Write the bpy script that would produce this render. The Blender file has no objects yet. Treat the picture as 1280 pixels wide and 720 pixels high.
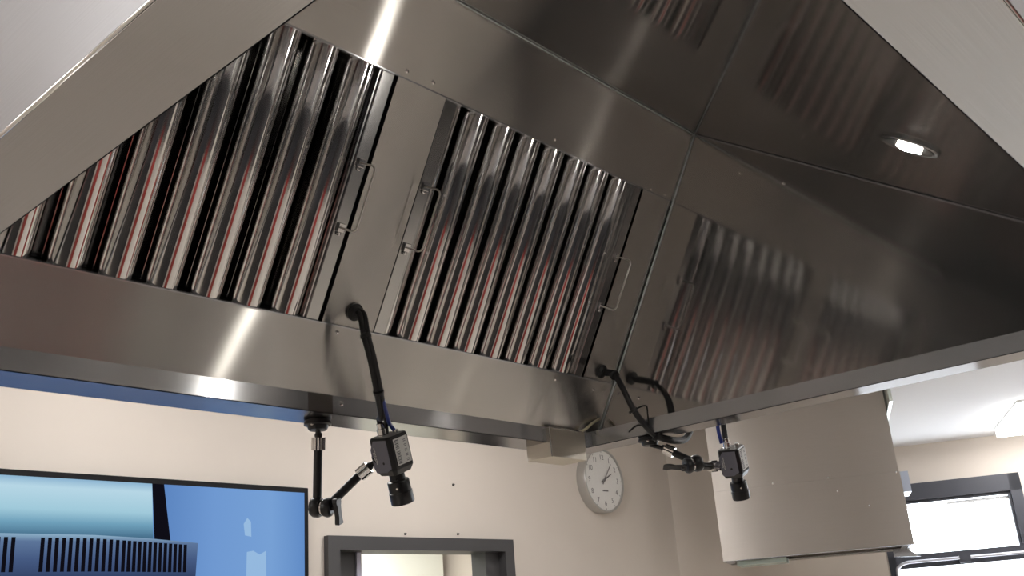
import bpy, bmesh, math, random
from mathutils import Vector as V, Matrix
random.seed(4)
sc = bpy.context.scene
COL = sc.collection
# ------------------------------------------------------------------ camera, world, exposure
cd = bpy.data.cameras.new('camera'); cam = bpy.data.objects.new('camera', cd); COL.objects.link(cam)
CR, CD, CF = V((.6737, -.7354, -.0732)), V((.1964, .2737, -.9415)), V((.7124, .6199, .3288))
cam.matrix_world = Matrix(((CR.x, -CD.x, -CF.x, 0), (CR.y, -CD.y, -CF.y, 0), (CR.z, -CD.z, -CF.z, 1.65), (0, 0, 0, 1)))
cd.sensor_width = 36; cd.lens = 36 * 1238.64 / 1280; cd.clip_start = .02; cd.clip_end = 100
sc.camera = cam
w = bpy.data.worlds.new('sky'); sc.world = w; w.use_nodes = True
w.node_tree.nodes['Background'].inputs[0].default_value = (.86, .93, 1, 1)
w.node_tree.nodes['Background'].inputs[1].default_value = 9.0
sc.view_settings.view_transform = 'Standard'; sc.view_settings.look = 'None'
sc.view_settings.gamma = 1; sc.view_settings.use_curve_mapping = False
sc.view_settings.exposure = 0.0
PANEL_LIGHT = 12.5      # emission of the ceiling LED panels
SPOT_LIGHT = 480.0      # emission of the hood's own lamps
SCREEN = .85

# ------------------------------------------------------------------ materials
MATS = {}
def mat(name, col, rough=.5, metal=0., emit=0., spec=.5, noise=0., nscale=8., bump=0., coat=0.):
    if name in MATS: return MATS[name]
    m = bpy.data.materials.new(name); m.use_nodes = True
    nt = m.node_tree; b = nt.nodes['Principled BSDF']
    b.inputs['Base Color'].default_value = (*col, 1); b.inputs['Roughness'].default_value = rough
    b.inputs['Metallic'].default_value = metal; b.inputs['Specular IOR Level'].default_value = spec
    b.inputs['Coat Weight'].default_value = coat
    if emit:
        b.inputs['Emission Color'].default_value = (*col, 1); b.inputs['Emission Strength'].default_value = emit
    if noise or bump:
        tc = nt.nodes.new('ShaderNodeTexCoord'); n = nt.nodes.new('ShaderNodeTexNoise')
        n.inputs['Scale'].default_value = nscale; n.inputs['Detail'].default_value = 4
        nt.links.new(tc.outputs['Object'], n.inputs['Vector'])
        if noise:
            r = nt.nodes.new('ShaderNodeMixRGB'); r.blend_type = 'MULTIPLY'; r.inputs[0].default_value = noise
            r.inputs[1].default_value = (*col, 1); nt.links.new(n.outputs['Color'], r.inputs[2])
            hs = nt.nodes.new('ShaderNodeHueSaturation'); hs.inputs['Saturation'].default_value = 0
            nt.links.new(n.outputs['Color'], hs.inputs['Color']); nt.links.new(hs.outputs[0], r.inputs[2])
            nt.links.new(r.outputs[0], b.inputs['Base Color'])
        if bump:
            bp = nt.nodes.new('ShaderNodeBump'); bp.inputs['Strength'].default_value = bump; bp.inputs['Distance'].default_value = .004
            nt.links.new(n.outputs['Fac'], bp.inputs['Height']); nt.links.new(bp.outputs[0], b.inputs['Normal'])
    MATS[name] = m; return m

def steel(name, col=(.70, .675, .645), across=.4, along=.12, streak=.10, wave=.1, smudge=.08, haze=0.):
    """brushed stainless: U of the UV map runs across the brush lines; highlights stretch along U"""
    if name in MATS: return MATS[name]
    m = bpy.data.materials.new(name); m.use_nodes = True
    nt = m.node_tree; nt.nodes.clear(); L = nt.links.new; N = nt.nodes.new
    out = N('ShaderNodeOutputMaterial'); b = N('ShaderNodeBsdfAnisotropic'); L(b.outputs[0], out.inputs[0])
    if haze:   # greasy film that also puts fill light into the colour: a faint broad lobe
        hz = N('ShaderNodeBsdfDiffuse'); hz.inputs['Color'].default_value = (.55, .57, .6, 1)
        mx = N('ShaderNodeMixShader'); mx.inputs[0].default_value = haze; L(b.outputs[0], mx.inputs[1]); L(hz.outputs[0], mx.inputs[2]); L(mx.outputs[0], out.inputs[0])
    r = math.sqrt(across * along); b.inputs['Anisotropy'].default_value = -(1 - along / across)
    uv = N('ShaderNodeUVMap'); uv.uv_map = 'brush'
    mp = N('ShaderNodeMapping'); mp.inputs['Scale'].default_value = (1800, 6, 1); L(uv.outputs[0], mp.inputs[0])
    n = N('ShaderNodeTexNoise'); n.inputs['Scale'].default_value = 1; n.inputs['Detail'].default_value = 2; L(mp.outputs[0], n.inputs['Vector'])
    mr = N('ShaderNodeMapRange'); mr.inputs['From Min'].default_value = .3; mr.inputs['From Max'].default_value = .7
    mr.inputs['To Min'].default_value = r * (1 - streak); mr.inputs['To Max'].default_value = r * (1 + streak)
    L(n.outputs['Fac'], mr.inputs['Value'])
    tc = N('ShaderNodeTexCoord'); n2 = N('ShaderNodeTexNoise'); n2.inputs['Scale'].default_value = 4; n2.inputs['Detail'].default_value = 5
    L(tc.outputs['Object'], n2.inputs['Vector'])
    m2 = N('ShaderNodeMapRange'); m2.inputs['From Min'].default_value = .35; m2.inputs['From Max'].default_value = .7
    m2.inputs['To Min'].default_value = 1 - smudge; m2.inputs['To Max'].default_value = 1 + smudge; L(n2.outputs['Fac'], m2.inputs['Value'])
    ad = N('ShaderNodeMath'); ad.operation = 'MULTIPLY'; L(mr.outputs[0], ad.inputs[0]); L(m2.outputs[0], ad.inputs[1])
    L(ad.outputs[0], b.inputs['Roughness'])
    cr = N('ShaderNodeValToRGB'); cr.color_ramp.elements[0].position = .3; cr.color_ramp.elements[1].position = .7
    cr.color_ramp.elements[0].color = (*[c * .95 for c in col], 1); cr.color_ramp.elements[1].color = (*[min(1, c * 1.04) for c in col], 1)
    L(n.outputs['Fac'], cr.inputs[0]); L(cr.outputs[0], b.inputs['Color'])
    tg = N('ShaderNodeTangent'); tg.direction_type = 'UV_MAP'; tg.uv_map = 'brush'; L(tg.outputs[0], b.inputs['Tangent'])
    n3 = N('ShaderNodeTexNoise'); n3.inputs['Scale'].default_value = 1.8; n3.inputs['Detail'].default_value = 1; L(tc.outputs['Object'], n3.inputs['Vector'])
    bp = N('ShaderNodeBump'); bp.inputs['Strength'].default_value = wave; bp.inputs['Distance'].default_value = .01
    L(n3.outputs['Fac'], bp.inputs['Height']); L(bp.outputs[0], b.inputs['Normal'])
    MATS[name] = m; return m

def emission(name, stops, axis='Z', lo=0., hi=1., strength=1.):
    """a lit screen picture: emission ramp along one object axis"""
    m = bpy.data.materials.new(name); m.use_nodes = True; nt = m.node_tree; nt.nodes.clear(); N = nt.nodes.new; L = nt.links.new
    out = N('ShaderNodeOutputMaterial'); e = N('ShaderNodeEmission'); e.inputs[1].default_value = strength
    tc = N('ShaderNodeTexCoord'); sx = N('ShaderNodeSeparateXYZ'); L(tc.outputs['Object'], sx.inputs[0])
    mr = N('ShaderNodeMapRange'); mr.inputs['From Min'].default_value = lo; mr.inputs['From Max'].default_value = hi
    L(sx.outputs[axis], mr.inputs['Value']); cr = N('ShaderNodeValToRGB'); el = cr.color_ramp.elements
    for i, (p, c) in enumerate(stops):
        x = el[i] if i < 2 else el.new(p); x.position = p; x.color = (*c, 1)
    L(mr.outputs[0], cr.inputs[0]); L(cr.outputs[0], e.inputs[0]); L(e.outputs[0], out.inputs[0])
    return m

def srgb(r, g, b): return tuple(((c / 255) / 12.92 if c / 255 <= .04045 else ((c / 255 + .055) / 1.055) ** 2.4) for c in (r, g, b))

M_SLOPE = steel('brushed_steel_slope', across=.62, along=.085, haze=.07)
M_MIRR = steel('polished_brushed_steel', col=(.50, .485, .475), across=.10, along=.045, wave=.05, smudge=.04, haze=.045)
M_GUT = steel('gutter_steel', col=(.62, .63, .66), across=.3, along=.13, haze=.22)
M_LIP = steel('gutter_lip_steel', col=(.49, .485, .49), across=.22, along=.10)
M_OUT = steel('fascia_steel', col=(.70, .70, .72), across=.5, along=.3)
M_BAF = mat('polished_baffle_steel', (.86, .85, .84), rough=.085, metal=1, bump=.03, nscale=22)
M_FRAME = steel('filter_frame_steel', col=(.6, .6, .6), across=.2, along=.12)
M_DARK = mat('dark_backing_metal', (.03, .03, .032), rough=.6, metal=.4)  # near-black metal for the plenum back and the plinths
M_CHROME = mat('chrome', (.82, .81, .8), rough=.12, metal=1)
M_WIRE = mat('steel_wire', (.62, .59, .56), rough=.45, metal=.6)
M_BLACK = mat('black_anodised', (.012, .012, .014), rough=.32, spec=.5)
M_RUBBER = mat('black_rubber', (.012, .012, .013), rough=.5)
M_SLATE = mat('slate_blue_paint', (.20, .20, .25), rough=.5)
M_WHITE = mat('label_white', (.75, .75, .73), rough=.6)
M_PRINT = mat('label_print', (.18, .18, .2), rough=.6)
M_BLUE = mat('blue_cable', (.01, .03, .22), rough=.4)
M_WALL = mat('cream_paint', (.655, .59, .525), rough=.85, noise=.06, nscale=3, bump=.02)
M_CEIL = mat('white_ceiling_paint', (.86, .86, .88), rough=.9)
M_FLOOR = mat('grey_vinyl', (.60, .54, .47), rough=.5, noise=.3, nscale=12)
M_DFRAME = mat('charcoal_door_paint', (.05, .048, .05), rough=.5)
M_WFRAME = mat('charcoal_window_frame', (.045, .047, .06), rough=.45)
M_RED = mat('red_enamel', (.33, .035, .028), rough=.35)
M_LED = mat('led_panel_diffuser', (1, .985, .97), emit=PANEL_LIGHT)
M_SPOT = mat('spot_lamp', (1, .96, .88), emit=SPOT_LIGHT)

# ------------------------------------------------------------------ mesh helpers
class MB:
    def __init__(s): s.v = []; s.f = []; s.sm = []
    def add(s, vs, fs, smooth=False):
        o = len(s.v); s.v += [V(p) for p in vs]; s.f += [tuple(i + o for i in f) for f in fs]; s.sm += [smooth] * len(fs); return s
    def hexa(s, p):   # 8 points: 4 of one end, 4 of the other
        return s.add(p, [(3, 2, 1, 0), (4, 5, 6, 7), (0, 1, 5, 4), (1, 2, 6, 5), (2, 3, 7, 6), (3, 0, 4, 7)])
    def box(s, x0, x1, y0, y1, z0, z1):
        return s.hexa([(x0, y0, z0), (x1, y0, z0), (x1, y1, z0), (x0, y1, z0), (x0, y0, z1), (x1, y0, z1), (x1, y1, z1), (x0, y1, z1)])
    def obox(s, c, ax, ay, az):  # centre + half-axis vectors
        c = V(c); ax, ay, az = V(ax), V(ay), V(az); p = []
        for z in (-1, 1):
            for x, y in ((-1, -1), (1, -1), (1, 1), (-1, 1)): p.append(c + ax * x + ay * y + az * z)
        return s.hexa(p)
    def prism(s, poly, off):
        n = len(poly); a = [V(p) for p in poly]; off = V(off); b = [p + off for p in a]
        return s.add(a + b, [tuple(range(n - 1, -1, -1)), tuple(range(n, 2 * n))] + [(i, (i + 1) % n, n + (i + 1) % n, n + i) for i in range(n)])
    def tube(s, pts, r, seg=10, cap=True):
        pts = [V(p) for p in pts]; n = len(pts); vs = []; fs = []
        t0 = (pts[1] - pts[0]).normalized(); u = t0.orthogonal().normalized()
        for i, p in enumerate(pts):
            t = (pts[min(i + 1, n - 1)] - pts[max(i - 1, 0)]).normalized()
            u = (u - t * u.dot(t)).normalized(); w_ = t.cross(u); rr = r[i] if isinstance(r, (list, tuple)) else r
            for k in range(seg):
                a = 2 * math.pi * k / seg; vs.append(p + (u * math.cos(a) + w_ * math.sin(a)) * rr)
        for i in range(n - 1):
            for k in range(seg): fs.append((i * seg + k, i * seg + (k + 1) % seg, (i + 1) * seg + (k + 1) % seg, (i + 1) * seg + k))
        s.add(vs, fs, True)
        if cap:
            o = len(s.v) - n * seg
            s.f += [tuple(o + k for k in range(seg - 1, -1, -1)), tuple(o + (n - 1) * seg + k for k in range(seg))]; s.sm += [False, False]
        return s
    def lathe(s, p0, axis, prof, seg=24):  # prof: (distance along the axis, radius)
        p0 = V(p0); ax = V(axis).normalized(); u = ax.orthogonal().normalized(); w_ = ax.cross(u); vs = []; fs = []
        for h, r in prof:
            for k in range(seg):
                a = 2 * math.pi * k / seg; vs.append(p0 + ax * h + (u * math.cos(a) + w_ * math.sin(a)) * max(r, 1e-5))
        for i in range(len(prof) - 1):
            for k in range(seg): fs.append((i * seg + k, i * seg + (k + 1) % seg, (i + 1) * seg + (k + 1) % seg, (i + 1) * seg + k))
        s.add(vs, fs, True)
        o = len(s.v) - len(prof) * seg
        s.f += [tuple(o + k for k in range(seg - 1, -1, -1)), tuple(o + (len(prof) - 1) * seg + k for k in range(seg))]; s.sm += [False, False]
        return s
    def build(s, name, m, parent=None, org=None, T=None, bevel=0., auto=True):
        vs = s.v; base = wloc(parent) if parent else V((0, 0, 0))
        if org is None:
            if parent: org = base
            else:
                lo = V([min(p[i] for p in vs) for i in range(3)]); hi = V([max(p[i] for p in vs) for i in range(3)])
                org = V(((lo.x + hi.x) / 2, (lo.y + hi.y) / 2, lo.z))
        org = V(org)
        me = bpy.data.meshes.new(name); me.from_pydata([p - org for p in vs], [], s.f)
        bm = bmesh.new(); bm.from_mesh(me); bmesh.ops.recalc_face_normals(bm, faces=bm.faces)
        for f, q in zip(bm.faces, s.sm): f.smooth = q
        if any(s.sm):
            for e in bm.edges:
                if len(e.link_faces) == 2 and e.calc_face_angle(0) > .7: e.smooth = False
        if bevel: bmesh.ops.bevel(bm, geom=list(bm.edges), offset=bevel, segments=2, affect='EDGES', profile=.5)
        if T is not None:
            T = V(T).normalized(); uvl = bm.loops.layers.uv.new('brush')
            for f in bm.faces:
                t = T - f.normal * T.dot(f.normal)
                if t.length < .05: t = f.normal.orthogonal()
                t.normalize(); b_ = f.normal.cross(t)
                for l in f.loops: l[uvl].uv = (l.vert.co.dot(t), l.vert.co.dot(b_))
        bm.to_mesh(me); bm.free(); me.materials.append(m)
        o = bpy.data.objects.new(name, me); COL.objects.link(o); o.location = org - base
        if parent: o.parent = parent
        return o
def wloc(o):
    l = V(o.location)
    while o.parent: o = o.parent; l += V(o.location)
    return l
def tag(o, label, cat, group=None):
    o['label'] = label; o['category'] = cat
    if group: o['group'] = group
    return o
def thing(name, loc, label, cat, group=None):
    o = bpy.data.objects.new(name, None); COL.objects.link(o); o.location = loc; o.empty_display_size = .05
    return tag(o, label, cat, group)
def struct(o, label=None, cat=None):
    o['kind'] = 'structure'
    if label: o['label'] = label; o['category'] = cat
    return o
def copy_part(o, parent, loc):
    c = o.copy(); COL.objects.link(c); c.parent = parent; c.location = loc; return c
def smooth_path(pts, n=6):
    pts = [V(p) for p in pts]; out = []
    for i in range(len(pts) - 1):
        a, b, c, d = pts[max(i - 1, 0)], pts[i], pts[i + 1], pts[min(i + 2, len(pts) - 1)]
        for k in range(n):
            t = k / n
            out.append(.5 * ((2 * b) + (c - a) * t + (2 * a - 5 * b + 4 * c - d) * t * t + (3 * b - a - 3 * c + d) * t ** 3))
    return out + [pts[-1]]
def text_mesh(name, body, size, m, parent, loc, rx, extr=.0006):
    """lettering: R is a 3x3 (right, up, out) basis"""
    cu = bpy.data.curves.new(name, 'FONT'); cu.body = body; cu.size = size; cu.align_x = 'CENTER'; cu.align_y = 'CENTER'; cu.extrude = extr
    tmp = bpy.data.objects.new('tmp', cu); COL.objects.link(tmp)
    dg = bpy.context.evaluated_depsgraph_get(); me = bpy.data.meshes.new_from_object(tmp.evaluated_get(dg))
    bpy.data.objects.remove(tmp); me.materials.clear(); me.materials.append(m); me.name = name
    r, u, o_ = rx; M = Matrix((r, u, o_)).transposed().to_4x4(); me.transform(M)
    o = bpy.data.objects.new(name, me); COL.objects.link(o); o.parent = parent; o.location = V(loc) - wloc(parent); return o

# ------------------------------------------------------------------ room shell
ZC = 2.95; YB = 3.60; XC = 5.54
KN = V((.9093, .4161, 0)).normalized(); KD = V((KN.y, -KN.x, 0)); KW = 9.335   # window wall: normal, direction, distance
def W(s, z, k=KW): return KN * k + KD * s + V((0, 0, z))
def wbox(mb, s0, s1, z0, z1, k0, k1):
    return mb.hexa([W(s0, z0, k0), W(s1, z0, k0), W(s1, z0, k1), W(s0, z0, k1), W(s0, z1, k0), W(s1, z1, k0), W(s1, z1, k1), W(s0, z1, k1)])
XL, YN, YF = -3.2, -3.6, 6.6
def xw(y): return (KW - KN.y * y) / KN.x
foot = [(XL, YN), (xw(YN), YN), (xw(YF), YF), (XL, YF)]
struct(MB().prism([(x, y, -.1) for x, y in foot], (0, 0, .1)).build('floor', M_FLOOR))
struct(MB().prism([(x, y, ZC) for x, y in foot], (0, 0, .1)).build('ceiling', M_CEIL))
mb = MB(); DX0, DX1, DZ = 2.80, 3.90, 2.075
mb.box(XL, DX0, YB, YB + .14, 0, ZC); mb.box(DX1, XC, YB, YB + .14, 0, ZC); mb.box(DX0, DX1, YB, YB + .14, DZ, ZC)
struct(mb.build('wall_back', M_WALL))
struct(MB().box(XC - .14, XC, YB + .14, YF, 0, ZC).build('wall_return', M_WALL))
struct(MB().box(XL - .12, XL, YN, YF, 0, ZC).build('wall_left', M_WALL))
struct(MB().box(XL, xw(YN), YN - .12, YN, 0, ZC).build('wall_near', M_WALL))
struct(MB().box(XL, xw(YF), YF, YF + .12, 0, ZC).build('wall_far', M_WALL))
a_, b_ = V((XC, YB, 0)), W(.30, 0, 7.25); n_ = V(((b_ - a_).y, -(b_ - a_).x, 0)).normalized(); n_ = n_ if n_.dot(KN) > 0 else -n_
struct(MB().prism([a_, b_, b_ + n_ * .12, a_ + n_ * .12], (0, 0, ZC)).build('wall_side', M_WALL))
# window wall with three openings; the second and third are added for daylight
OPEN = [(.40, 1.555), (1.95, 3.1), (3.5, 4.65)]; WZ0, WZ1 = .95, 2.622
mb = MB(); s = -4.6
for a, b in OPEN + [(8.6, 8.6)]:
    wbox(mb, s, a, 0, ZC, KW, KW + .16)
    if a < b: wbox(mb, a, b, 0, WZ0, KW, KW + .16); wbox(mb, a, b, WZ1, ZC, KW, KW + .16)
    s = b
struct(mb.build('wall_window', M_WALL))
m = bpy.data.materials.new('window_glass'); m.use_nodes = True; nt = m.node_tree; nt.nodes.clear()
o_ = nt.nodes.new('ShaderNodeOutputMaterial'); mx = nt.nodes.new('ShaderNodeMixShader'); mx.inputs[0].default_value = .06
tr = nt.nodes.new('ShaderNodeBsdfTransparent'); gl = nt.nodes.new('ShaderNodeBsdfGlossy'); gl.inputs['Roughness'].default_value = .02
nt.links.new(tr.outputs[0], mx.inputs[1]); nt.links.new(gl.outputs[0], mx.inputs[2]); nt.links.new(mx.outputs[0], o_.inputs[0]); M_GLASS = m
for i, (a, b) in enumerate(OPEN):
    r = thing('window_%d' % (i + 1), W((a + b) / 2, WZ0), 'charcoal framed window with blown-out daylight beside the far steel canopy' if i == 0 else 'unseen charcoal framed window added for daylight', 'window'); r['kind'] = 'structure'
    for nm, q in (('jamb', (a, a + .06, WZ0, WZ1)), ('jamb', (b - .09, b, WZ0, WZ1)), ('head', (a, b, WZ1 - .14, WZ1)), ('sill', (a, b, WZ0, WZ0 + .08)), ('transom', (a, b, 1.925, 2.035))):
        wbox(MB(), *q[:2], *q[2:], KW - .02, KW + .07).build(nm, M_WFRAME, r)
    # inner casement edge
    mb = MB(); x0, x1 = a + .06, b - .09
    wbox(mb, x0, x1, WZ1 - .165, WZ1 - .14, KW + .01, KW + .05); wbox(mb, x1 - .022, x1, 2.035, WZ1 - .14, KW + .01, KW + .05); wbox(mb, x0, x0 + .022, 2.035, WZ1 - .14, KW + .01, KW + .05)
    mb.build('casement', M_WFRAME, r)
    wbox(MB(), x0, x1, 2.035, WZ1 - .14, KW + .03, KW + .036).build('pane', M_GLASS, r)
    wbox(MB(), x0, x1, WZ0 + .08, 1.925, KW + .03, KW + .036).build('pane', M_GLASS, r)
    if i == 0:
        pts = [W(a + .05, 1.5, KW - .06), W(a + .05, 1.88, KW - .06), W(a + .075, 1.945, KW - .06), W(a + .14, 1.972, KW - .06), W(a + .3, 1.975, KW - .06), W(b + .2, 1.975, KW - .06)]
        MB().tube(smooth_path(pts, 5), .013).build('winder_rod', mat('pale_grey_rod', (.55, .55, .6), rough=.3, metal=.6), r)
        wbox(MB(), .955, 1.04, 1.935, 1.995, KW - .09, KW - .02).build('rod_clip', M_WFRAME, r)
        wbox(MB(), x0, x1, WZ1 - .20, WZ1 - .175, KW + .045, KW + .06).build('blind_rail', mat('white_rail', (.8, .8, .8)), r)
# door in the back wall and the bright room behind
d = thing('door_1', (3.35, YB, 0), 'charcoal doorway with bright room behind it under the clock wall', 'door'); d['kind'] = 'structure'
for nm, q in (('jamb', (2.755, 2.82, YB - .03, YB + .14, 0, 2.055)), ('jamb', (3.89, 3.957, YB - .03, YB + .14, 0, 2.055)), ('head', (2.755, 3.957, YB - .03, YB + .14, 2.055, 2.115))):
    MB().box(*q).build(nm, M_DFRAME, d)
MB().box(2.82, 2.985, YB + .07, YB + .12, .0, 2.055).build('side_panel', M_DFRAME, d)
MB().box(3.79, 3.89, YB + .02, YB + .12, .0, 2.055).build('side_panel', M_DFRAME, d)
MB().box(2.985, 3.012, YB + .06, YB + .13, .0, 2.055).build('pale_strip', mat('lilac_strip', (.5, .48, .58)), d)
struct(MB().box(2.6, 2.7, YB + .14, YB + 2.0, 0, 2.6).build('wall_hall_left', mat('hall_white', (.8, .83, .76), rough=.9)))
struct(MB().box(2.7, 5.3, YB + 1.9, YB + 2.0, 0, 2.6).build('wall_hall_back', MATS['hall_white']))
hl = thing('ceiling_light', (3.9, YB + 1.0, 2.5), 'unseen LED panel light, widened to brighten the room behind the doorway', 'ceiling light')  # out of view, put in and widened to brighten the hall
MB().box(3.2, 4.6, YB + .5, YB + 1.5, 2.52, 2.56).build('housing', M_WHITE, hl); MB().box(3.23, 4.57, YB + .53, YB + 1.47, 2.50, 2.52).build('diffuser', M_LED, hl)

# ------------------------------------------------------------------ room ceiling lights
def led_panel(cx, cy, ang, L, Wd, label, group=None):
    t = thing('ceiling_light', (cx, cy, ZC - .077), label, 'ceiling light', group)
    ca, sa = math.cos(ang), math.sin(ang); ax = V((ca, sa, 0)); ay = V((-sa, ca, 0)); c = V((cx, cy, ZC - .015))
    MB().obox(c + V((0, 0, .007)), ax * L / 2, ay * Wd / 2, (0, 0, .0079)).build('housing', M_WHITE, t)
    MB().obox(c - V((0, 0, .0315)), ax * (L / 2 - .01), ay * (Wd / 2 - .01), (0, 0, .03)).build('diffuser', M_LED, t, bevel=.008)
    return t
aw = math.atan2(KN.y, KN.x)
led_panel(8.30, 1.86, aw, 1.25, .75, 'white LED ceiling light near the window, at right edge of picture')
led_panel(-1.5, 2.3, math.pi / 2, .9, .6, 'unseen LED panel light added left of the hood to brighten its fascia')  # added out of view so the left fascia reflects something bright
MB_l = [(-1.6, -2.0), (-1.6, 1.0), (1.2, -2.0), (4.0, -2.0), (4.0, .6), (6.6, -.6), (7.0, -2.4), (3.2, 2.6), (1.6, 2.7)]
for (x, y), where in zip(MB_l, ('over the dark work counter behind the camera', 'left of the camera by the left wall', 'in front of the tall charcoal cupboards, middle of the row', 'in front of the right end of the tall charcoal cupboards', 'to the right of the hood, in the middle of the kitchen', 'between the hood and the second window', 'in the corner farthest right behind the camera', 'between the clock and the hood', 'between the wall screen and the hood')):
    led_panel(x, y, 0, .6, .6, 'square LED ceiling light ' + where, 'kitchen ceiling lights')

se = thing('ceiling_sensor', (8.93, 2.28, ZC - .05), 'small white round sensor on the ceiling by the LED light near the window', 'sensor')
MB().lathe((8.93, 2.28, ZC), (0, 0, -1), [(0, .06), (.012, .06), (.03, .045), (.045, .03), (.05, .012)], 24).build('dome', M_WHITE, se); MB().lathe((8.93, 2.28, ZC), (0, 0, -1), [(0, .068), (.008, .068)], 24).build('base', M_WHITE, se)
# ------------------------------------------------------------------ extraction hood
ZR = 2.10; GT = 2.139
X0o, X0i, X1i, X1o, XW0, XW1 = .2941, .3812, 2.088, 2.168, .331, 2.138
Y0o, Y0i, Y1i, Y1o = .1386, .2312, 1.5945, 1.6926
RY, RZ = 1.1728, 2.8738
ED = V((0, RY - Y1i, RZ - GT)); SL = ED.length; ED.normalize(); EN = V((0, -ED.z, ED.y))   # slope up, slope outward normal (towards the room)
def S(x, t, o=0): return V((x, Y1i, GT)) + ED * t + EN * o
CDv = V((0, Y0i - RY, 2.2196 - RZ)); CL = CDv.length; CDv.normalize(); CN = V((0, CDv.z, -CDv.y)) ; CN = CN if CN.z < 0 else -CN
def Cc(x, t, o=0): return V((x, RY, RZ)) + CDv * t + CN * o
def sheet(fn, x0, x1, t0, t1, th=.0015, o=0):
    return MB().hexa([fn(x0, t0, o - th), fn(x1, t0, o - th), fn(x1, t1, o - th), fn(x0, t1, o - th), fn(x0, t0, o), fn(x1, t0, o), fn(x1, t1, o), fn(x0, t1, o)])
TB, TT = .1442, .6559
F1, F2 = (.462, 1.162), (1.305, 2.0054)
hood = thing('extraction_hood', (1.23, .915, ZR), 'large stainless steel extraction canopy hood overhead with sloped interior', 'extraction hood')
hood_p = lambda mb, n, m, T, **k: mb.build(n, m, hood, T=T, **k)
hood_p(sheet(S, XW0, XW1, 0, TB), 'lower_panel', M_SLOPE, ED)
hood_p(sheet(S, XW0, XW1, TT, SL), 'upper_panel', M_SLOPE, ED)
hood_p(sheet(S, F1[1] + .006, F2[0] - .006, TB, TT, o=-.003), 'divider_panel', M_SLOPE, ED)
hood_p(sheet(S, F2[1] + .004, XW1, TB, TT, o=-.003), 'end_strip', M_SLOPE, ED)
hood_p(sheet(S, XW0, F1[0] - .004, TB, TT, o=-.003), 'end_strip', M_SLOPE, ED)
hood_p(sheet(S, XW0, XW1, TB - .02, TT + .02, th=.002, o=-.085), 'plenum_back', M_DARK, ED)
for t in (TB, TT):   # folded edges along the filter opening
    hood_p(sheet(S, XW0, XW1, t - (.0025 if t == TB else 0), t + (0 if t == TB else .0025), th=.018, o=.0012), 'folded_edge', M_GUT, ED)
hood_p(sheet(Cc, XW0, XW1, 0, CL), 'ceiling_panel', M_MIRR, CDv)
def endwall(x, th):
    a = [V((x, Y1i + .06, GT - .03)), V((x, Y1i, GT)), V((x, RY, RZ)), V((x, Y0i, 2.2196)), V((x, Y0i - .05, ZR + .01))]
    return MB().prism(a, (th, 0, 0))
hood_p(endwall(XW1, .0015), 'end_panel', M_MIRR, (0, 0, 1))
hood_p(endwall(XW0, -.0015), 'end_panel', M_MIRR, (0, 0, 1))
# welded seams in the corner
SEAM = mat('seam_sealant', (.8, .84, .86), rough=.5)
MB().tube([S(XW1 - .002, .002, .002), S(XW1 - .002, SL - .004, .002)], .0020, 6).build('corner_seam', SEAM, hood)
MB().tube([Cc(XW0, .003, .002), Cc(XW1 - .002, .003, .002)], .0018, 6).build('ridge_seam', SEAM, hood)
hood_p(sheet(Cc, XW1 - .012, XW1, .012, CL, th=.002, o=.0035), 'flange_strip', M_GUT, CDv)
# gutter channel around the mouth: upright, lip and outer fascia on each side
hood_p(MB().box(X0i, X1i, Y1i, Y1i + .0015, ZR, GT), 'gutter_upright', M_GUT, (0, 0, 1))
hood_p(MB().box(X1i, X1i + .0015, Y0i, Y1i, ZR, GT + .001), 'gutter_upright', M_GUT, (0, 0, 1))
hood_p(MB().box(X0i, X1i, Y0i - .0015, Y0i, ZR, 2.2196), 'gutter_upright', M_GUT, (0, 0, 1))
hood_p(MB().box(X0i - .0015, X0i, Y0i, Y1i, ZR, GT + .001), 'gutter_upright', M_GUT, (0, 0, 1))
def lip(poly, T): return hood_p(MB().prism([(x, y, ZR) for x, y in poly], (0, 0, .0015)), 'gutter_lip', M_LIP, T)
lip([(X0i, Y1i), (X1i, Y1i), (X1o, Y1o), (X0o, Y1o)], (0, 1, 0)); lip([(X1i, Y0i), (X1o, Y0o), (X1o, Y1o), (X1i, Y1i)], (1, 0, 0))
lip([(X0o, Y0o), (X1o, Y0o), (X1i, Y0i), (X0i, Y0i)], (0, 1, 0)); lip([(X0o, Y0o), (X0i, Y0i), (X0i, Y1i), (X0o, Y1o)], (1, 0, 0))
hood_p(MB().box(X0o, X1o, Y0o, Y0o + .0015, ZR, 2.90), 'fascia', M_OUT, (0, 0, 1)); hood_p(MB().box(X0o, X1o, Y1o - .0015, Y1o, ZR, 2.90), 'fascia', M_OUT, (0, 0, 1))
hood_p(MB().box(X0o, X0o + .0015, Y0o + .002, Y1o - .002, ZR, 2.90), 'fascia', M_OUT, (0, 0, 1)); hood_p(MB().box(X1o - .0015, X1o, Y0o + .002, Y1o - .002, ZR, 2.90), 'fascia', M_OUT, (0, 0, 1))
hood_p(MB().box(X0o, X1o, Y0o, Y1o, 2.90, 2.9015), 'top_cover', M_OUT, (1, 0, 0))
hood_p(MB().tube([(X0o, Y0o, ZR), (X0o, Y1o, ZR)], .0022, 8), 'rolled_edge', M_CHROME, None); hood_p(MB().tube([(X0o, Y0o, ZR), (X1o, Y0o, ZR)], .0022, 8), 'rolled_edge', M_CHROME, None)
# joint in the long gutter upright
hood_p(MB().box(1.185, 1.245, Y1i - .0016, Y1i, ZR + .001, GT - .001), 'joint_plate', steel('joint_plate_steel', col=(.42, .38, .36), across=.3, along=.15), (0, 0, 1))
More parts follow.
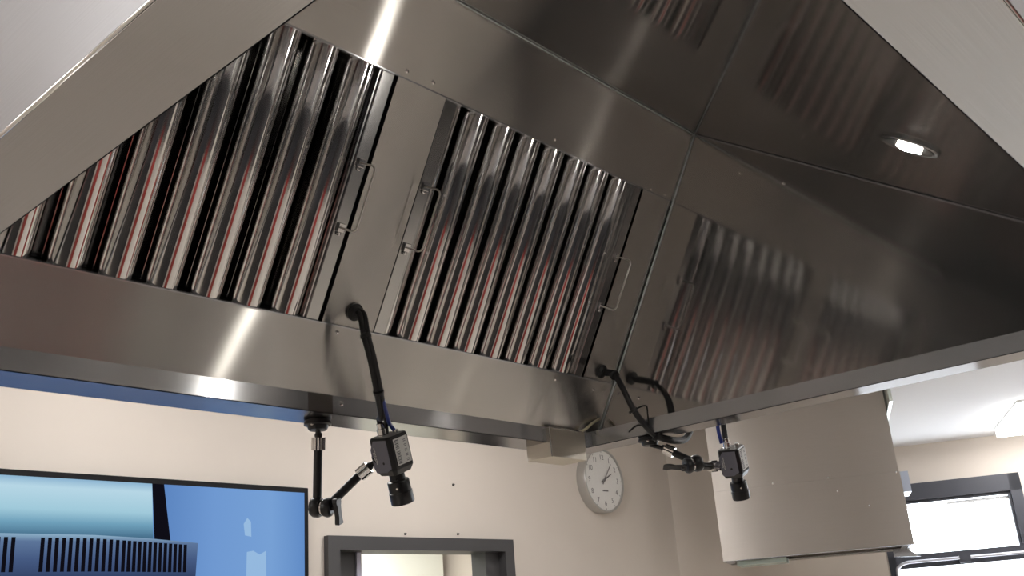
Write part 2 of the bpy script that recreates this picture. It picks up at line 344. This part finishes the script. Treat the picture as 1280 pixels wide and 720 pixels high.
# drain box in the far corner
db = hood_p(MB().box(1.92, 2.064, 1.583, 1.664, 2.062, 2.1365), 'drain_box', steel('drain_box_steel', col=(.66, .62, .55), across=.5, along=.25), (0, 0, 1), bevel=.0015)
hood_p(MB().box(1.919, 1.9215, 1.5815, 1.5830, 2.062, 2.138), 'drain_box_rim', M_CHROME, (0, 0, 1))
hood_p(MB().box(1.9185, 2.0655, 1.5812, 1.5832, 2.1350, 2.1385), 'drain_box_rim', M_CHROME, (0, 0, 1))
MB().tube(smooth_path([S(2.045, .0, .006), S(2.062, .012, .012), S(2.085, .03, .010), S(2.115, .045, .006)], 5), .0035, 8).build('wire_stub', mat('cream_wire', (.55, .5, .36), rough=.5), hood)  # short cream wire stub curving up beside the drain box
# screws
sm = MB().lathe((0, 0, 0), EN, [(0, .0042), (.0012, .0042), (.0022, .003), (.0026, .0008)], 12); screw0 = None
for x, t in ((1.181, .6715), (1.252, .6736), (2.035, .665), (2.097, .667), (1.209, .1294), (1.64, .675), (.9, .672), (2.06, .118), (2.105, .12), (1.9, .125)):
    if screw0 is None: screw0 = sm.build('screw', M_CHROME, hood, org=(0, 0, 0)); screw0.location = S(x, t) - wloc(hood)
    else: copy_part(screw0, hood, S(x, t) - wloc(hood))
sc2 = MB().lathe((0, 0, 0), (0, -1, 0), [(0, .0055), (.0015, .0055), (.003, .002)], 12).build('screw', M_CHROME, hood, org=(0, 0, 0)); sc2.location = V((1.268, Y1i, 2.124)) - wloc(hood)
for (y, z) in ((1.06, 2.716), (.95, 2.646), (1.45, 2.21)):
    q = MB().lathe((0, 0, 0), (-1, 0, 0), [(0, .004), (.002, .004), (.003, .001)], 10).build('rivet', M_CHROME, hood, org=(0, 0, 0)); q.location = V((XW1, y, z)) - wloc(hood)

# ------------------------------------------------------------------ baffle filters
PITCH = .0865; NB = 7
def baffle_profile():
    pr = []
    for k in range(13):
        a = math.pi * (1.06 - 1.12 * k / 12); x = .0335 * math.cos(a); o = -.036 + .032 * math.sin(a)
        pr.append((x, o))
    return pr
def strip_mesh(prof, t0, t1, th=.0012):
    mb = MB(); n = len(prof); vs = []; fs = []
    for t in (t0, t1):
        for x, o in prof: vs.append(V((x, 0, 0)) + ED * t + EN * o)
    for i in range(n - 1): fs.append((i, i + 1, n + i + 1, n + i))
    mb.add(vs, fs, True); return mb
def make_filter(x0, x1, label, handles):
    base = S((x0 + x1) / 2, TB, 0)
    t = thing('baffle_filter', base, label, 'grease filter', 'grease filters in the hood')
    for a, b in ((x0, x0 + .030), (x1 - .030, x1)):
        sheet(S, a, b, TB - .006, TT + .006, th=.045, o=-.008).build('side_rail', M_FRAME, t, T=ED, bevel=.0012)
        q = .030 if a == x0 else -.030
        xx = a + q if a == x0 else b + q
        sheet(S, xx - .001 if a == x0 else xx - .005, xx + .005 if a == x0 else xx + .001, TB - .006, TT + .006, th=.03, o=-.012).build('rail_lip', M_FRAME, t, T=ED)
    for xs, sg in ((x0 + .034, 1), (x1 - .034, -1)):   # curved flank beside each rail
        fp = [(xs + sg * .030 * math.sin(math.pi / 2 * k / 6), -.012 - .034 * (1 - math.cos(math.pi / 2 * k / 6))) for k in range(7)]
        if sg < 0: fp = [(xs - .006 * k / 3, -.012 - .036 * k / 3) for k in range(4)]
        strip_mesh(fp, 0, TT - TB).build('rail_flank', M_BAF, t, org=(0, 0, 0)).location = S(0, TB) - base
    for a, b in ((TB - .012, TB - .002), (TT + .002, TT + .012)):
        sheet(S, x0, x1, a, b, th=.045, o=-.008).build('end_rail', M_FRAME, t, T=(1, 0, 0))
    c0 = x0 + .110
    first = first_l = first_r = None
    for i in range(NB):
        loc = S(c0 + i * PITCH, 0) - base
        if first is None:
            first = strip_mesh(baffle_profile(), TB - .004, TT + .004).build('baffle', M_BAF, t, org=(0, 0, 0)); first.location = loc
            first_l = sheet(lambda x, tt, o: V((x, 0, 0)) + ED * tt + EN * o, .0105, .0125, TB, TT, th=.002, o=-.0055).build('baffle_seam', M_BAF, t, org=(0, 0, 0)); first_l.location = loc
        else:
            copy_part(first, t, loc); copy_part(first_l, t, loc)
    for i in range(NB + 1):
        loc = S(c0 + (i - .5) * PITCH, 0) - base
        if first_r is None:
            pr = [(.030 * math.cos(math.pi * (1 + k / 10)), -.048 - .014 * math.sin(math.pi * k / 10)) for k in range(11)]
            first_r = strip_mesh(pr, TB - .004, TT + .004).build('rear_baffle', M_BAF, t, org=(0, 0, 0)); first_r.location = loc
        else: copy_part(first_r, t, loc)
    for hx in handles:
        pts = [S(hx, .335, -.006), S(hx, .335, .034), S(hx, .338, .041), S(hx, .344, .045), S(hx, .460, .045), S(hx, .466, .041), S(hx, .469, .034), S(hx, .469, -.006)]
        h = MB().tube(pts, .0022, 8).build('handle', M_WIRE, t)
        for tt in (.335, .469):
            MB().obox(S(hx, tt, -.005), V((.008, 0, 0)), ED * .009, EN * .003).build('handle_clip', M_CHROME, h, bevel=.001)
            MB().lathe(S(hx - .002, tt - .012, -.006), EN, [(0, .0045), (.003, .0045), (.0045, .002)], 10).build('rivet', M_CHROME, h)
    return t
make_filter(*F1, 'left-hand polished steel baffle filter, partly hidden by the hood edge', (.485, 1.146))
make_filter(*F2, 'right-hand polished steel baffle filter, whole in view beside the hood corner', (1.320, 1.990))

# ------------------------------------------------------------------ hood lamps
def downlight(x, t, label):
    p = Cc(x, t, 0); d = thing('downlight', p, label, 'downlight')
    MB().lathe(p, CN, [(0, .052), (.004, .052), (.006, .049), (.004, .042), (-.001, .040)], 40).build('bezel', steel('bezel_steel', col=(.3, .3, .3), across=.3, along=.2), d, T=(1, 0, 0))
    MB().lathe(p + CN * .004, CN, [(0, .041), (.001, .041)], 40).build('reflector', mat('dark_reflector', (.12, .12, .12), rough=.25, metal=1), d)
    MB().obox(p + CN * .0075, V((.0145, 0, 0)), CDv * .0165, CN * .002).build('lamp', M_SPOT, d)
downlight(1.643, (V((0, .49, 2.3994)) - V((0, RY, RZ))).length, 'small recessed downlight glowing in the sloped hood ceiling')

# ------------------------------------------------------------------ magic arms, box cameras and cables
def cyl(p0, p1, r0, r1=None, seg=16):
    p0, p1 = V(p0), V(p1); r1 = r1 or r0; return MB().lathe(p0, p1 - p0, [(0, r0), ((p1 - p0).length, r1)], seg)
def knurl(p0, p1, r, n=14):
    p0, p1 = V(p0), V(p1); ax = (p1 - p0); L = ax.length; ax.normalize(); u = ax.orthogonal().normalized(); w_ = ax.cross(u)
    poly = []
    for k in range(2 * n):
        a = math.pi * k / n; rr = r if k % 2 else r * .88; poly.append(p0 + (u * math.cos(a) + w_ * math.sin(a)) * rr)
    return MB().prism(poly, ax * L)
def ball(p, r, seg=16):
    return MB().lathe(V(p) - V((0, 0, r)), (0, 0, 1), [(r * (1 - math.cos(math.pi * k / 10)), r * math.sin(math.pi * k / 10)) for k in range(11)], seg)

def box_camera(P, ax_a, ax_b, dn, label, group, sc_=1.):
    """P centre; ax_a / ax_b: outward normals of the two sides seen (left and right); dn: lens direction"""
    dn = V(dn).normalized(); a = V(ax_a); a = (a - dn * a.dot(dn)).normalized(); b = dn.cross(a); b = b if b.dot(V(ax_b)) > 0 else -b
    P = V(P); hw, hh = .031 * sc_, .041 * sc_
    t = thing('box_camera', P, label, 'camera', group)
    def pt(x, y, z): return P + a * x + b * y + dn * z
    # octagonal body: chamfered corners, tapered towards the lens
    ch = .007 * sc_
    ring = lambda q, z: [pt(x * q, y * q, z) for x, y in ((hw, hw - ch), (hw - ch, hw), (-hw + ch, hw), (-hw, hw - ch), (-hw, -hw + ch), (-hw + ch, -hw), (hw - ch, -hw), (hw, -hw + ch))]
    mb = MB(); rs = [ring(.93, -hh), ring(1, -hh + .004), ring(1, hh - .012 * sc_), ring(.8, hh)]; vs = sum(rs, []); fs = [tuple(range(7, -1, -1)), tuple(range(24, 32))]
    for i in range(3): fs += [(i * 8 + k, i * 8 + (k + 1) % 8, (i + 1) * 8 + (k + 1) % 8, (i + 1) * 8 + k) for k in range(8)]
    mb.add(vs, fs); mb.build('body', M_BLACK, t, bevel=.0012)
    # slate side plate with print on face a
    mb = MB(); poly = [pt(hw + .0002, y, z) for y, z in ((-.027 * sc_, -.018 * sc_), (-.014 * sc_, -.036 * sc_), (.024 * sc_, -.036 * sc_), (.024 * sc_, .024 * sc_), (.008 * sc_, .032 * sc_), (-.022 * sc_, .032 * sc_), (-.027 * sc_, .022 * sc_))]
    mb.prism(poly, a * .0012); sp = mb.build('side_plate', M_SLATE, t)
    # dn points down: text runs along it
    e = .0016
    for k, (y, z0, z1) in enumerate(((-.0150, -.022, .014), (-.0195, -.012, .008))):
        m2 = MB(); n = 11 if k == 0 else 7
        for i in range(n):
            z = z0 + (z1 - z0) * i / n; m2.obox(pt(hw + e, (y + .0005 * (i % 3)) * sc_, (z + .0012) * sc_), a * .0002, b * .0012 * sc_, dn * .0011 * sc_)
        o = m2.build('marking', M_WHITE, sp); o['label'] = 'tiny pale lettering'
    MB().lathe(pt(hw + .001, .0045 * sc_, .012 * sc_), a, [(0, .003), (.0008, .0028), (.0009, .0008)], 12).build('screw', M_BLACK, sp)
    # sticker on face b
    st = MB().prism([pt(x, hw + .0002, z) for x, z in ((.018 * sc_, -.034 * sc_), (-.022 * sc_, -.034 * sc_), (-.022 * sc_, .022 * sc_), (.018 * sc_, .022 * sc_))], b * .0006).build('sticker', M_WHITE, t); st['label'] = 'white printed sticker'
    m2 = MB()
    for i in range(15):
        z = -.030 + .0034 * i
        if i == 6: continue
        m2.obox(pt(.010 * sc_, hw + .001, z * sc_), a * .005 * sc_, b * .0002, dn * (.0007 if i % 2 else .0011) * sc_)
        if i % 3: m2.obox(pt(-.012 * sc_, hw + .001, z * sc_), a * .0035 * sc_, b * .0002, dn * .0007 * sc_)
    m2.build('sticker_print', M_PRINT, st)
    # lens
    ln = MB().lathe(pt(0, 0, hh - .002), dn, [(0, .0165 * sc_), (.018 * sc_, .0165 * sc_), (.019 * sc_, .0225 * sc_), (.021 * sc_, .0235 * sc_), (.042 * sc_, .0235 * sc_), (.043 * sc_, .0250 * sc_), (.066 * sc_, .0250 * sc_), (.068 * sc_, .024 * sc_), (.068 * sc_, .0205 * sc_), (.056 * sc_, .018 * sc_)], 32).build('lens', M_BLACK, t)
    MB().lathe(pt(0, 0, hh + .053 * sc_), dn, [(0, .018 * sc_), (.001, .018 * sc_)], 24).build('glass', mat('lens_glass', (.01, .01, .02), rough=.05, spec=.8), ln)
    for z in (.012, .029):
        q = (a + b * .7).normalized(); r0 = (.0165 if z < .02 else .0235) * sc_
        MB().lathe(pt(0, 0, hh + z * sc_) + q * (r0 - .001), q, [(0, .0025), (.005, .0025), (.0055, .0018)], 10).build('lock_screw', M_CHROME if z > .02 else M_BLACK, ln)
    # connectors on the back
    c1 = MB().lathe(pt(.008 * sc_, -.006 * sc_, -hh + .001), -dn, [(0, .012 * sc_), (.004, .012 * sc_), (.005, .0105 * sc_), (.016, .0105 * sc_), (.017, .0085 * sc_), (.028, .0085 * sc_)], 18).build('connector', M_CHROME, t)
    MB().lathe(pt(-.012 * sc_, .014 * sc_, -hh + .001), -dn, [(0, .006 * sc_), (.008, .006 * sc_), (.009, .003)], 14).build('antenna_socket', M_CHROME, t)
    t['_c'] = 0; del t['_c']
    return pt(.008 * sc_, -.006 * sc_, -hh - .026), pt

R_, U_, B_ = CR, -CD, -CF      # picture right / up / towards the viewer
# --- left arm, hanging from the long lip
def make_arm(label, mount, mdir, ball_top, j1, j2, e1, e2, knob_dir, knob_len, r=.0092):
    t = thing('articulated_arm', mount, label, 'camera arm', 'articulated camera arms'); mount = V(mount)
    MB().lathe(mount, mdir, [(0, .027), (.004, .029), (.009, .029), (.011, .022), (.016, .021), (.020, .018)], 28).build('mount_disc', M_BLACK, t)
    dirn = V(mdir).normalized()
    for k in range(3):
        a = 2 * math.pi * k / 3 + .4; q = dirn.orthogonal().normalized(); q = q * math.cos(a) + dirn.cross(q) * math.sin(a)
        MB().lathe(mount + dirn * .009 + q * .022, dirn, [(0, .004), (.003, .004), (.004, .002)], 10).build('screw', M_CHROME, t)
    ball_top = V(ball_top); j1, j2, e1, e2 = V(j1), V(j2), V(e1), V(e2)
    cyl(mount + dirn * .018, ball_top, .0055).build('stud', M_BLACK, t)
    ball(ball_top, .0085).build('ball_head', M_BLACK, t)
    d1 = (j1 - ball_top).normalized()
    knurl(ball_top + d1 * .004, ball_top + d1 * .030, .0145).build('knurled_collar', M_CHROME, t)
    cyl(ball_top + d1 * .028, j1, r).build('rod', M_BLACK, t)
    ax = (j2 - j1).normalized()
    h1 = MB().lathe(j1 - ax * .013, ax, [(0, .014), (.002, .018), (.008, .0215), (.018, .0215), (.023, .0185), (.024, .012)], 24).build('elbow_hub', M_BLACK, t)
    MB().lathe(j1 - ax * .0135, ax, [(-.0004, .0105), (.0004, .0105)], 20).build('hub_ring', mat('grey_ring', (.3, .3, .3), rough=.3, metal=1), h1)
    MB().lathe(j1 + ax * .011, ax, [(0, .0155), (.003, .0155)], 20).build('washer', M_CHROME, t)
    MB().lathe(j1 + ax * .014, ax, [(0, .014), (.003, .0185), (.012, .0205), (.018, .018), (.020, .012)], 24).build('elbow_hub', M_BLACK, t)
    cyl(j1 + ax * .030, j1 + ax * .046, .006).build('knob_stem', M_BLACK, t)
    kd = V(knob_dir).normalized(); kc = j1 + ax * .046; side = ax.cross(kd).normalized()
    n = 9; vs = []
    mb = MB(); poly = [(-.020, .010), (-.012, .013), (-.004, .009), (.008, .0085), (.018, .0075), (.030, .011), (knob_len, .010), (knob_len, -.010), (.030, -.011), (.018, -.0075), (.008, -.0085), (-.004, -.009), (-.012, -.013), (-.020, -.010)]
    mb.prism([kc + kd * x + side * y - ax * .005 for x, y in poly], ax * .010); mb.build('wing_knob', M_BLACK, t, bevel=.0015)
    d2 = (e2 - e1).normalized()
    cyl(j1 + ax * .022, e1, r).build('rod', M_BLACK, t)
    knurl(e1 - d2 * .002, e1 + d2 * .024, .0145).build('knurled_collar', M_CHROME, t)
    ball(e1 + d2 * .026, .0085).build('ball_head', M_BLACK, t)
    cyl(e1 + d2 * .024, e2, .0052).build('stud', M_BLACK, t)
    MB().lathe(e2 - d2 * .008, d2, [(0, .010), (.002, .013), (.006, .013), (.007, .010)], 20).build('lock_nut', M_BLACK, t)
    return t
M1 = V((1.2577, 1.6600, 2.0998)); J1 = V((1.2931, 1.7237, 1.925))
J1 = V((1.278, 1.692, 1.927))
ax1 = (R_ * .92 + B_ * .25 + U_ * .02).normalized()
CAM1 = V((1.3805, 1.5700, 2.0252))
make_arm('black articulated arm hanging from the long hood gutter, left of the drain box', M1, (0, 0, -1), V((1.262, 1.664, 2.070)), J1, J1 + ax1 * .03, V((1.3420, 1.6290, 1.9880)), CAM1 - R_ * .030 - U_ * .012 , -U_ * 1 + R_ * .12, .034)
DN1 = (CD * 1 + CR * .22 + CF * .05).normalized()
con1, pt1 = box_camera(CAM1, B_ * .77 - R_ * .64, B_ * .64 + R_ * .77, DN1, 'black box camera with white sticker on the left arm, lens pointing down', 'box cameras under the hood')

# --- right arm under the end lip
M2 = V((2.132, 1.428, 2.0998)); 
CAM2 = V((2.2975, 1.2887, 2.0276))
make_arm('black articulated arm fixed under the end gutter lip, right of the drain box', M2, (0, 0, -1), V((2.1512, 1.4018, 2.0706)), V((2.1819, 1.3279, 2.0217)), V((2.1545, 1.3469, 2.0149)), V((2.2331, 1.3205, 2.0159)), CAM2 - R_ * .03 - U_ * .010, -R_ * 1 + U_ * .05, .040)
con2, pt2 = box_camera(CAM2, B_ * .80 - R_ * .58, B_ * .58 + R_ * .80, (CD + CR * .22 + CF * .02).normalized(), 'black box camera on the right arm, in front of the far steel canopy', 'box cameras under the hood', .92)

def cable(name_label, gland, gn, paths, ties, group):
    t = thing('cable_bundle', gland, name_label, 'cable', group); g = V(gland)
    MB().lathe(g, gn, [(0, .017), (.003, .0185), (.006, .0185), (.009, .014), (.012, .0115)], 24).build('gland', M_RUBBER, t)
    for pts, r, m in paths: MB().tube(smooth_path(pts, 6), r, 10).build('cable', m, t)
    for p, d_, r in ties:
        d_ = V(d_).normalized(); MB().lathe(V(p) - d_ * .0035, d_, [(0, r), (.0005, r + .001), (.0065, r + .001), (.007, r)], 16).build('cable_tie', M_RUBBER, t)
    return t
G1 = S(1.237, .178, -.003)
c1 = [G1 + EN * .0, G1 + EN * .02, V((1.2302, 1.4712, 2.2325)), V((1.2482, 1.4749, 2.1864)), V((1.2822, 1.498, 2.13)), V((1.325, 1.537, 2.092))]
off = R_ * .009
cable('black cable bundle running from the central panel down to the left camera', G1, EN,
      [(c1 + [con1 - DN1 * .012, con1 + DN1 * .004], .0060, M_RUBBER), ([p + R_ * (.0 if i == 0 else .0085) + U_ * .002 for i, p in enumerate(c1)] + [con1 + R_ * .012, con1 + R_ * .013 + CD * .02], .0048, M_RUBBER),
       ([c1[4] + R_ * .008, c1[5] + R_ * .014 - U_ * .004, con1 + R_ * .022 + CD * .004, pt1(-.012, .014, -.042)], .0042, M_BLUE)],
      [(c1[2] + off * .4, c1[3] - c1[1], .0105), (c1[4] + off * .4, c1[5] - c1[3], .0105)], 'camera cables')
G2 = S(2.07, .17, -.003)
c2 = [G2, G2 + EN * .02, V((2.0463, 1.4542, 2.2604)), V((2.0344, 1.4254, 2.2187)), V((2.0484, 1.4088, 2.1589)), V((2.075, 1.3985, 2.1207)), V((2.0984, 1.3838, 2.0935)), V((2.1453, 1.3688, 2.0820)), V((2.2073, 1.370, 2.0900)), V((2.2481, 1.372, 2.1225)), V((2.253, 1.36, 2.17)), V((2.250, 1.31, 2.20)), con2 + V((-.012, -.006, .085)), con2 + V((0, 0, .03)), con2 + V((0, 0, -.006))]
cable('black cable bundle looping from the corner panel under the end gutter to the right camera', G2, EN,
      [(c2, .0072, M_RUBBER), ([p + V((.006, .004, .007)) * (0 if i in (0,) else 1) for i, p in enumerate(c2[:10])], .006, M_RUBBER),
       ([V((2.25, 1.33, 2.19)), con2 + V((-.014, .012, .075)), con2 + V((-.012, .010, .02)), con2 + V((-.008, .008, -.012))], .005, M_BLUE),
       ([c2[4] + V((0, 0, .0)), c2[4] + R_ * .03 + U_ * .012, c2[4] + R_ * .036 - U_ * .012, c2[5] + R_ * .008, c2[5] - R_ * .01], .0022, M_RUBBER),
       ([c2[5], c2[5] - R_ * .02 - U_ * .0, c2[5] - R_ * .040 - U_ * .016], .0024, M_RUBBER)],
      [(c2[2], c2[3] - c2[1], .012), (c2[4], c2[5] - c2[3], .0125), (c2[6], c2[7] - c2[5], .0125)], 'camera cables')

# ------------------------------------------------------------------ wall clock
cl = thing('wall_clock', (4.765, YB, 2.27), 'round white wall clock with silver rim, just past the hood corner', 'clock')
cc = V((4.765, YB, 2.467)); CRr = .19
mb = MB(); prof = [(0, CRr), (.055, CRr), (.062, CRr - .004), (.062, CRr - .012), (.052, CRr - .014)]
mb.lathe(cc, (0, -1, 0), prof, 56).build('rim', mat('silver_plastic', (.5, .49, .47), rough=.35, metal=.7), cl)
MB().lathe(cc, (0, -1, 0), [(.048, CRr - .013), (.0525, CRr - .013)], 56).build('dial', mat('dial_white', (.85, .84, .81), rough=.4), cl)
XB = (V((1, 0, 0)), V((0, 0, 1)), V((0, -1, 0))); M_INK = mat('grey_ink', (.16, .15, .15), rough=.6)
for h in range(1, 13):
    a = math.pi / 2 - h * math.pi / 6
    text_mesh('numeral', str(h), .042, M_INK, cl, cc + V((math.cos(a) * .135, -.0532, math.sin(a) * .135)), XB, .0003)
for k in range(60):
    if k % 5 == 0:
        a = k * math.pi / 30; MB().obox(cc + V((math.cos(a) * .168, -.0532, math.sin(a) * .168)), V((math.cos(a) * .005, 0, math.sin(a) * .005)), V((-math.sin(a) * .0014, 0, math.cos(a) * .0014)), V((0, .0004, 0))).build('minute_mark', M_INK, cl)
def hand(n, ang, ln, wd, o):
    d_ = V((math.sin(ang), 0, math.cos(ang))); q = V((d_.z, 0, -d_.x))
    MB().prism([cc + V((0, -o, 0)) + d_ * (-.03) + q * wd, cc + V((0, -o, 0)) + d_ * ln + q * wd * .6, cc + V((0, -o, 0)) + d_ * ln - q * wd * .6, cc + V((0, -o, 0)) - d_ * .03 - q * wd], (0, -.0012, 0)).build(n, M_INK, cl)
hand('hour_hand', math.radians(62), .085, .0055, .056); hand('minute_hand', math.radians(38), .125, .004, .059)
MB().lathe(cc, (0, -1, 0), [(.0525, .008), (.062, .008), (.063, .004)], 16).build('hub', M_INK, cl)
MB().box(4.747, 4.80, YB - .0534, YB - .0526, 2.402, 2.410).build('maker_mark', M_INK, cl)
MB().lathe(cc, (0, -1, 0), [(.0645, CRr - .012), (.0655, CRr - .012)], 56).build('cover_glass', M_GLASS, cl)

# ------------------------------------------------------------------ wall screen
TX0, TX1, TZ0, TZ1 = .98, 2.640, 1.38, 2.312; TY = YB - .045
tv = thing('wall_screen', ((TX0 + TX1) / 2, YB, TZ0), 'large black-framed screen on the cream wall showing a bluish picture', 'screen')
MB().box(TX0, TX1, TY, YB, TZ0, TZ1).build('housing', mat('matt_black_bezel', (.008, .008, .009), rough=.6, spec=.15), tv, bevel=.003)
SX0, SX1, SZ0, SZ1 = TX0 + .018, TX1 - .022, TZ0 + .02, TZ1 - .022
def flat(poly, lvl): return MB().prism([(x, TY - lvl, z) for x, z in poly], (0, -.0004, 0))
e_blue = emission('screen_blue', [(0, srgb(98, 142, 205)), (.35, srgb(120, 164, 224)), (.75, srgb(128, 172, 228)), (1, srgb(105, 150, 212))], 'X', 1.95 - 1.81, SX1 - 1.81, SCREEN)
scn = flat([(SX0, SZ0), (SX1, SZ0), (SX1, SZ1), (SX0, SZ1)], .0004).build('display', e_blue, tv)
e_teal = emission('screen_pale', [(0, srgb(62, 92, 116)), (.12, srgb(84, 128, 158)), (.3, srgb(120, 172, 200)), (.5, srgb(172, 216, 234)), (.85, srgb(196, 230, 246)), (1, srgb(150, 192, 222))], 'Z', 2.07 - TZ0, SZ1 - TZ0, SCREEN)
flat([(SX0, 2.05), (1.93, 2.05), (1.913, SZ1), (SX0, SZ1)], .0009).build('picture_area', e_teal, scn)
e_dark = emission('screen_dark', [(0, srgb(14, 13, 20)), (1, srgb(18, 17, 26))], 'Z', 0, 1, SCREEN)
flat([(1.935, 2.05), (2.003, 2.05), (1.962, SZ1), (1.913, SZ1)], .0014).build('picture_wedge', e_dark, scn)
e_gr = emission('screen_grille', [(0, srgb(48, 62, 98)), (.5, srgb(76, 98, 140)), (.85, srgb(100, 126, 165)), (1, srgb(150, 186, 212))], 'Z', 1.93 - TZ0, 2.095 - TZ0, SCREEN)
flat([(SX0, 1.72), (2.104, 1.72), (2.108, 1.95), (2.114, 2.072), (1.9, 2.087), (1.7, 2.095), (SX0, 2.096)], .0019).build('picture_grille', e_gr, scn)
x = 1.09; k = 0
while x < 2.07:
    if not 1.425 < x < 1.50:
        dz = -max(0, (x - 1.7)) * .05
        flat([(x + .003, 1.968 + dz * .3), (x + .0165, 1.968 + dz * .3), (x + .0165, 2.083 + dz), (x + .003, 2.083 + dz)], .0024).build('picture_slot', e_dark, scn)
    x += .0246 - (.004 if x > 1.8 else 0); k += 1
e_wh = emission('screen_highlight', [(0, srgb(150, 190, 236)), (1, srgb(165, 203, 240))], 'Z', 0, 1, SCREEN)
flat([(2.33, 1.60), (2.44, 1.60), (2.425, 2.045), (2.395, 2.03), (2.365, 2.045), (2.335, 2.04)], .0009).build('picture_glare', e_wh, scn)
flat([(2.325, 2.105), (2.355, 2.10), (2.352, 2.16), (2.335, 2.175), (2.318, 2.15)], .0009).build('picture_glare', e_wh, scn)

# marks on the wall
for x_, z_ in ((3.229, 2.133), (3.58, 2.139), (3.565, 2.383)):
    struct(MB().lathe((x_, YB, z_), (0, -1, 0), [(0, .006), (.003, .006), (.012, .003)], 8).build('trim_screw', M_DFRAME), 'small dark screw left in the cream wall', 'screw')

# ------------------------------------------------------------------ far canopy hood
K2 = 6.2076
h2 = thing('far_canopy', W(-.12, 1.965, K2 + .22), 'plain steel canopy on the far side by the window, behind the right camera', 'extraction hood')
M_H2 = steel('far_canopy_steel', col=(.52, .48, .44), across=.6, along=.25, wave=.25)
hs0, hs1, kd = -.655, .420, .45
wbox(MB(), hs0, hs1, 1.965, 2.375, K2, K2 + .004).build('lower_front', M_H2, h2, T=(0, 0, 1))
wbox(MB(), hs0, hs1 - .006, 2.376, 2.94, K2 + .003, K2 + .008).build('upper_front', M_H2, h2, T=(0, 0, 1))
wbox(MB(), hs1 - .004, hs1, 1.965, 2.375, K2 + .005, K2 + kd).build('side_sheet', M_H2, h2, T=(0, 0, 1)); wbox(MB(), hs1 - .012, hs1 - .008, 2.376, 2.94, K2 + .009, K2 + kd).build('side_sheet', M_H2, h2, T=(0, 0, 1))
wbox(MB(), hs0, hs0 + .004, 1.965, 2.94, K2 + .009, K2 + kd).build('side_sheet', M_H2, h2, T=(0, 0, 1))
wbox(MB(), hs0, hs1, 1.955, 2.94, K2 + kd, K2 + kd + .004).build('rear_sheet', M_H2, h2, T=(0, 0, 1))
wbox(MB(), hs0 + .01, hs1 - .01, 2.10, 2.104, K2 + .01, K2 + kd).build('inner_sheet', M_H2, h2, T=(0, 0, 1))
for q in ((hs0, hs1, K2, K2 + .06), (hs0, hs1, K2 + kd - .08, K2 + kd), (hs0, hs0 + .06, K2 + .06, K2 + kd - .08), (hs1 - .06, hs1, K2 + .06, K2 + kd - .08)):
    wbox(MB(), q[0], q[1], 1.962, 1.9648, q[2], q[3]).build('gutter_lip', M_GUT, h2, T=KD)
wbox(MB(), hs0 + .07, hs0 + .36, 1.935, 1.961, K2 + .08, K2 + .36).build('light_cover', mat('pale_glass_cover', (.55, .66, .6), rough=.2), h2)
for s_, z_ in ((-.30, 2.386), (.02, 2.384), (.40, 2.372), (.06, 2.30), (.22, 2.20)):
    MB().lathe(W(s_, z_, K2), -KN, [(0, .006), (.002, .006), (.004, .002)], 10).build('screw', M_CHROME, h2)
# rear housing and stay that show past its right edge
wbox(MB(), hs1, hs1 + .055, 2.27, 2.39, K2 + .15, K2 + .44).build('rear_housing', mat('blue_grey_steel', (.35, .38, .45), rough=.3, metal=1), h2)
MB().prism([W(hs1 - .10, 1.962, K2 + .40), W(hs1 - .02, 1.962, K2 + .40), W(hs1 + .05, 1.91, K2 + .40), W(hs1 - .10, 1.92, K2 + .40)], KN * .02).build('stay_bracket', M_GUT, h2, T=KD)
wbox(MB(), hs1 + .004, hs1 + .022, 2.74, 2.945, K2 - .25, K2 + .42).build('ceiling_bracket', mat('pale_green_steel', (.6, .66, .6), rough=.25, metal=.6), h2)

# ------------------------------------------------------------------ kitchen below and behind the camera (seen only as reflections)
isl = thing('cooking_island', (1.23, .93, 0), 'steel cooking island standing under the hood', 'cooking island')
MB().box(.5, 1.96, .42, 1.46, .05, .86).build('cabinet', steel('island_steel', across=.4, along=.2), isl, T=(0, 0, 1)); MB().box(.45, 2.01, .37, 1.51, .86, .90).build('worktop', MATS['island_steel'], isl, T=(1, 0, 0))
MB().box(.7, 1.76, .55, 1.33, .90, .906).build('hob', mat('black_hob', (.01, .01, .01), rough=.1), isl); MB().box(.53, 1.93, .45, 1.43, 0, .05).build('plinth', M_DARK, isl)
def cabinet_run(name, x0, x1, y0, y1, h, m, n, label, cat):
    t = thing(name, ((x0 + x1) / 2, (y0 + y1) / 2, 0), label, cat)
    MB().box(x0, x1, y0, y1, .1, h).build('carcass', m, t); MB().box(x0 + .03, x1 - .03, y0 + .03, y1 - .05, 0, .1).build('plinth', M_DARK, t)
    wd = (x1 - x0) / n
    for i in range(n):
        dr = MB().box(x0 + i * wd + .004, x0 + (i + 1) * wd - .004, y1, y1 + .02, .11, h - .01).build('door', m, t)
        MB().box(x0 + (i + 1) * wd - .06, x0 + (i + 1) * wd - .045, y1 + .02, y1 + .045, h * .45, h * .6).build('handle', M_CHROME, dr)
    return t
cabinet_run('tall_cupboard', -2.6, 5.4, -3.55, -2.95, 2.2, mat('charcoal_laminate', (.03, .03, .033), rough=.4), 11, 'tall charcoal cupboards along the wall behind the camera', 'cupboard')
cabinet_run('base_cabinet', 1.45, 2.3, -1.75, -1.15, .74, M_RED, 2, 'low red base cabinet standing behind the camera', 'cabinet')
cabinet_run('work_counter', -2.4, .9, -1.95, -1.25, .9, MATS['charcoal_laminate'], 5, 'dark work counter standing behind the camera', 'counter')
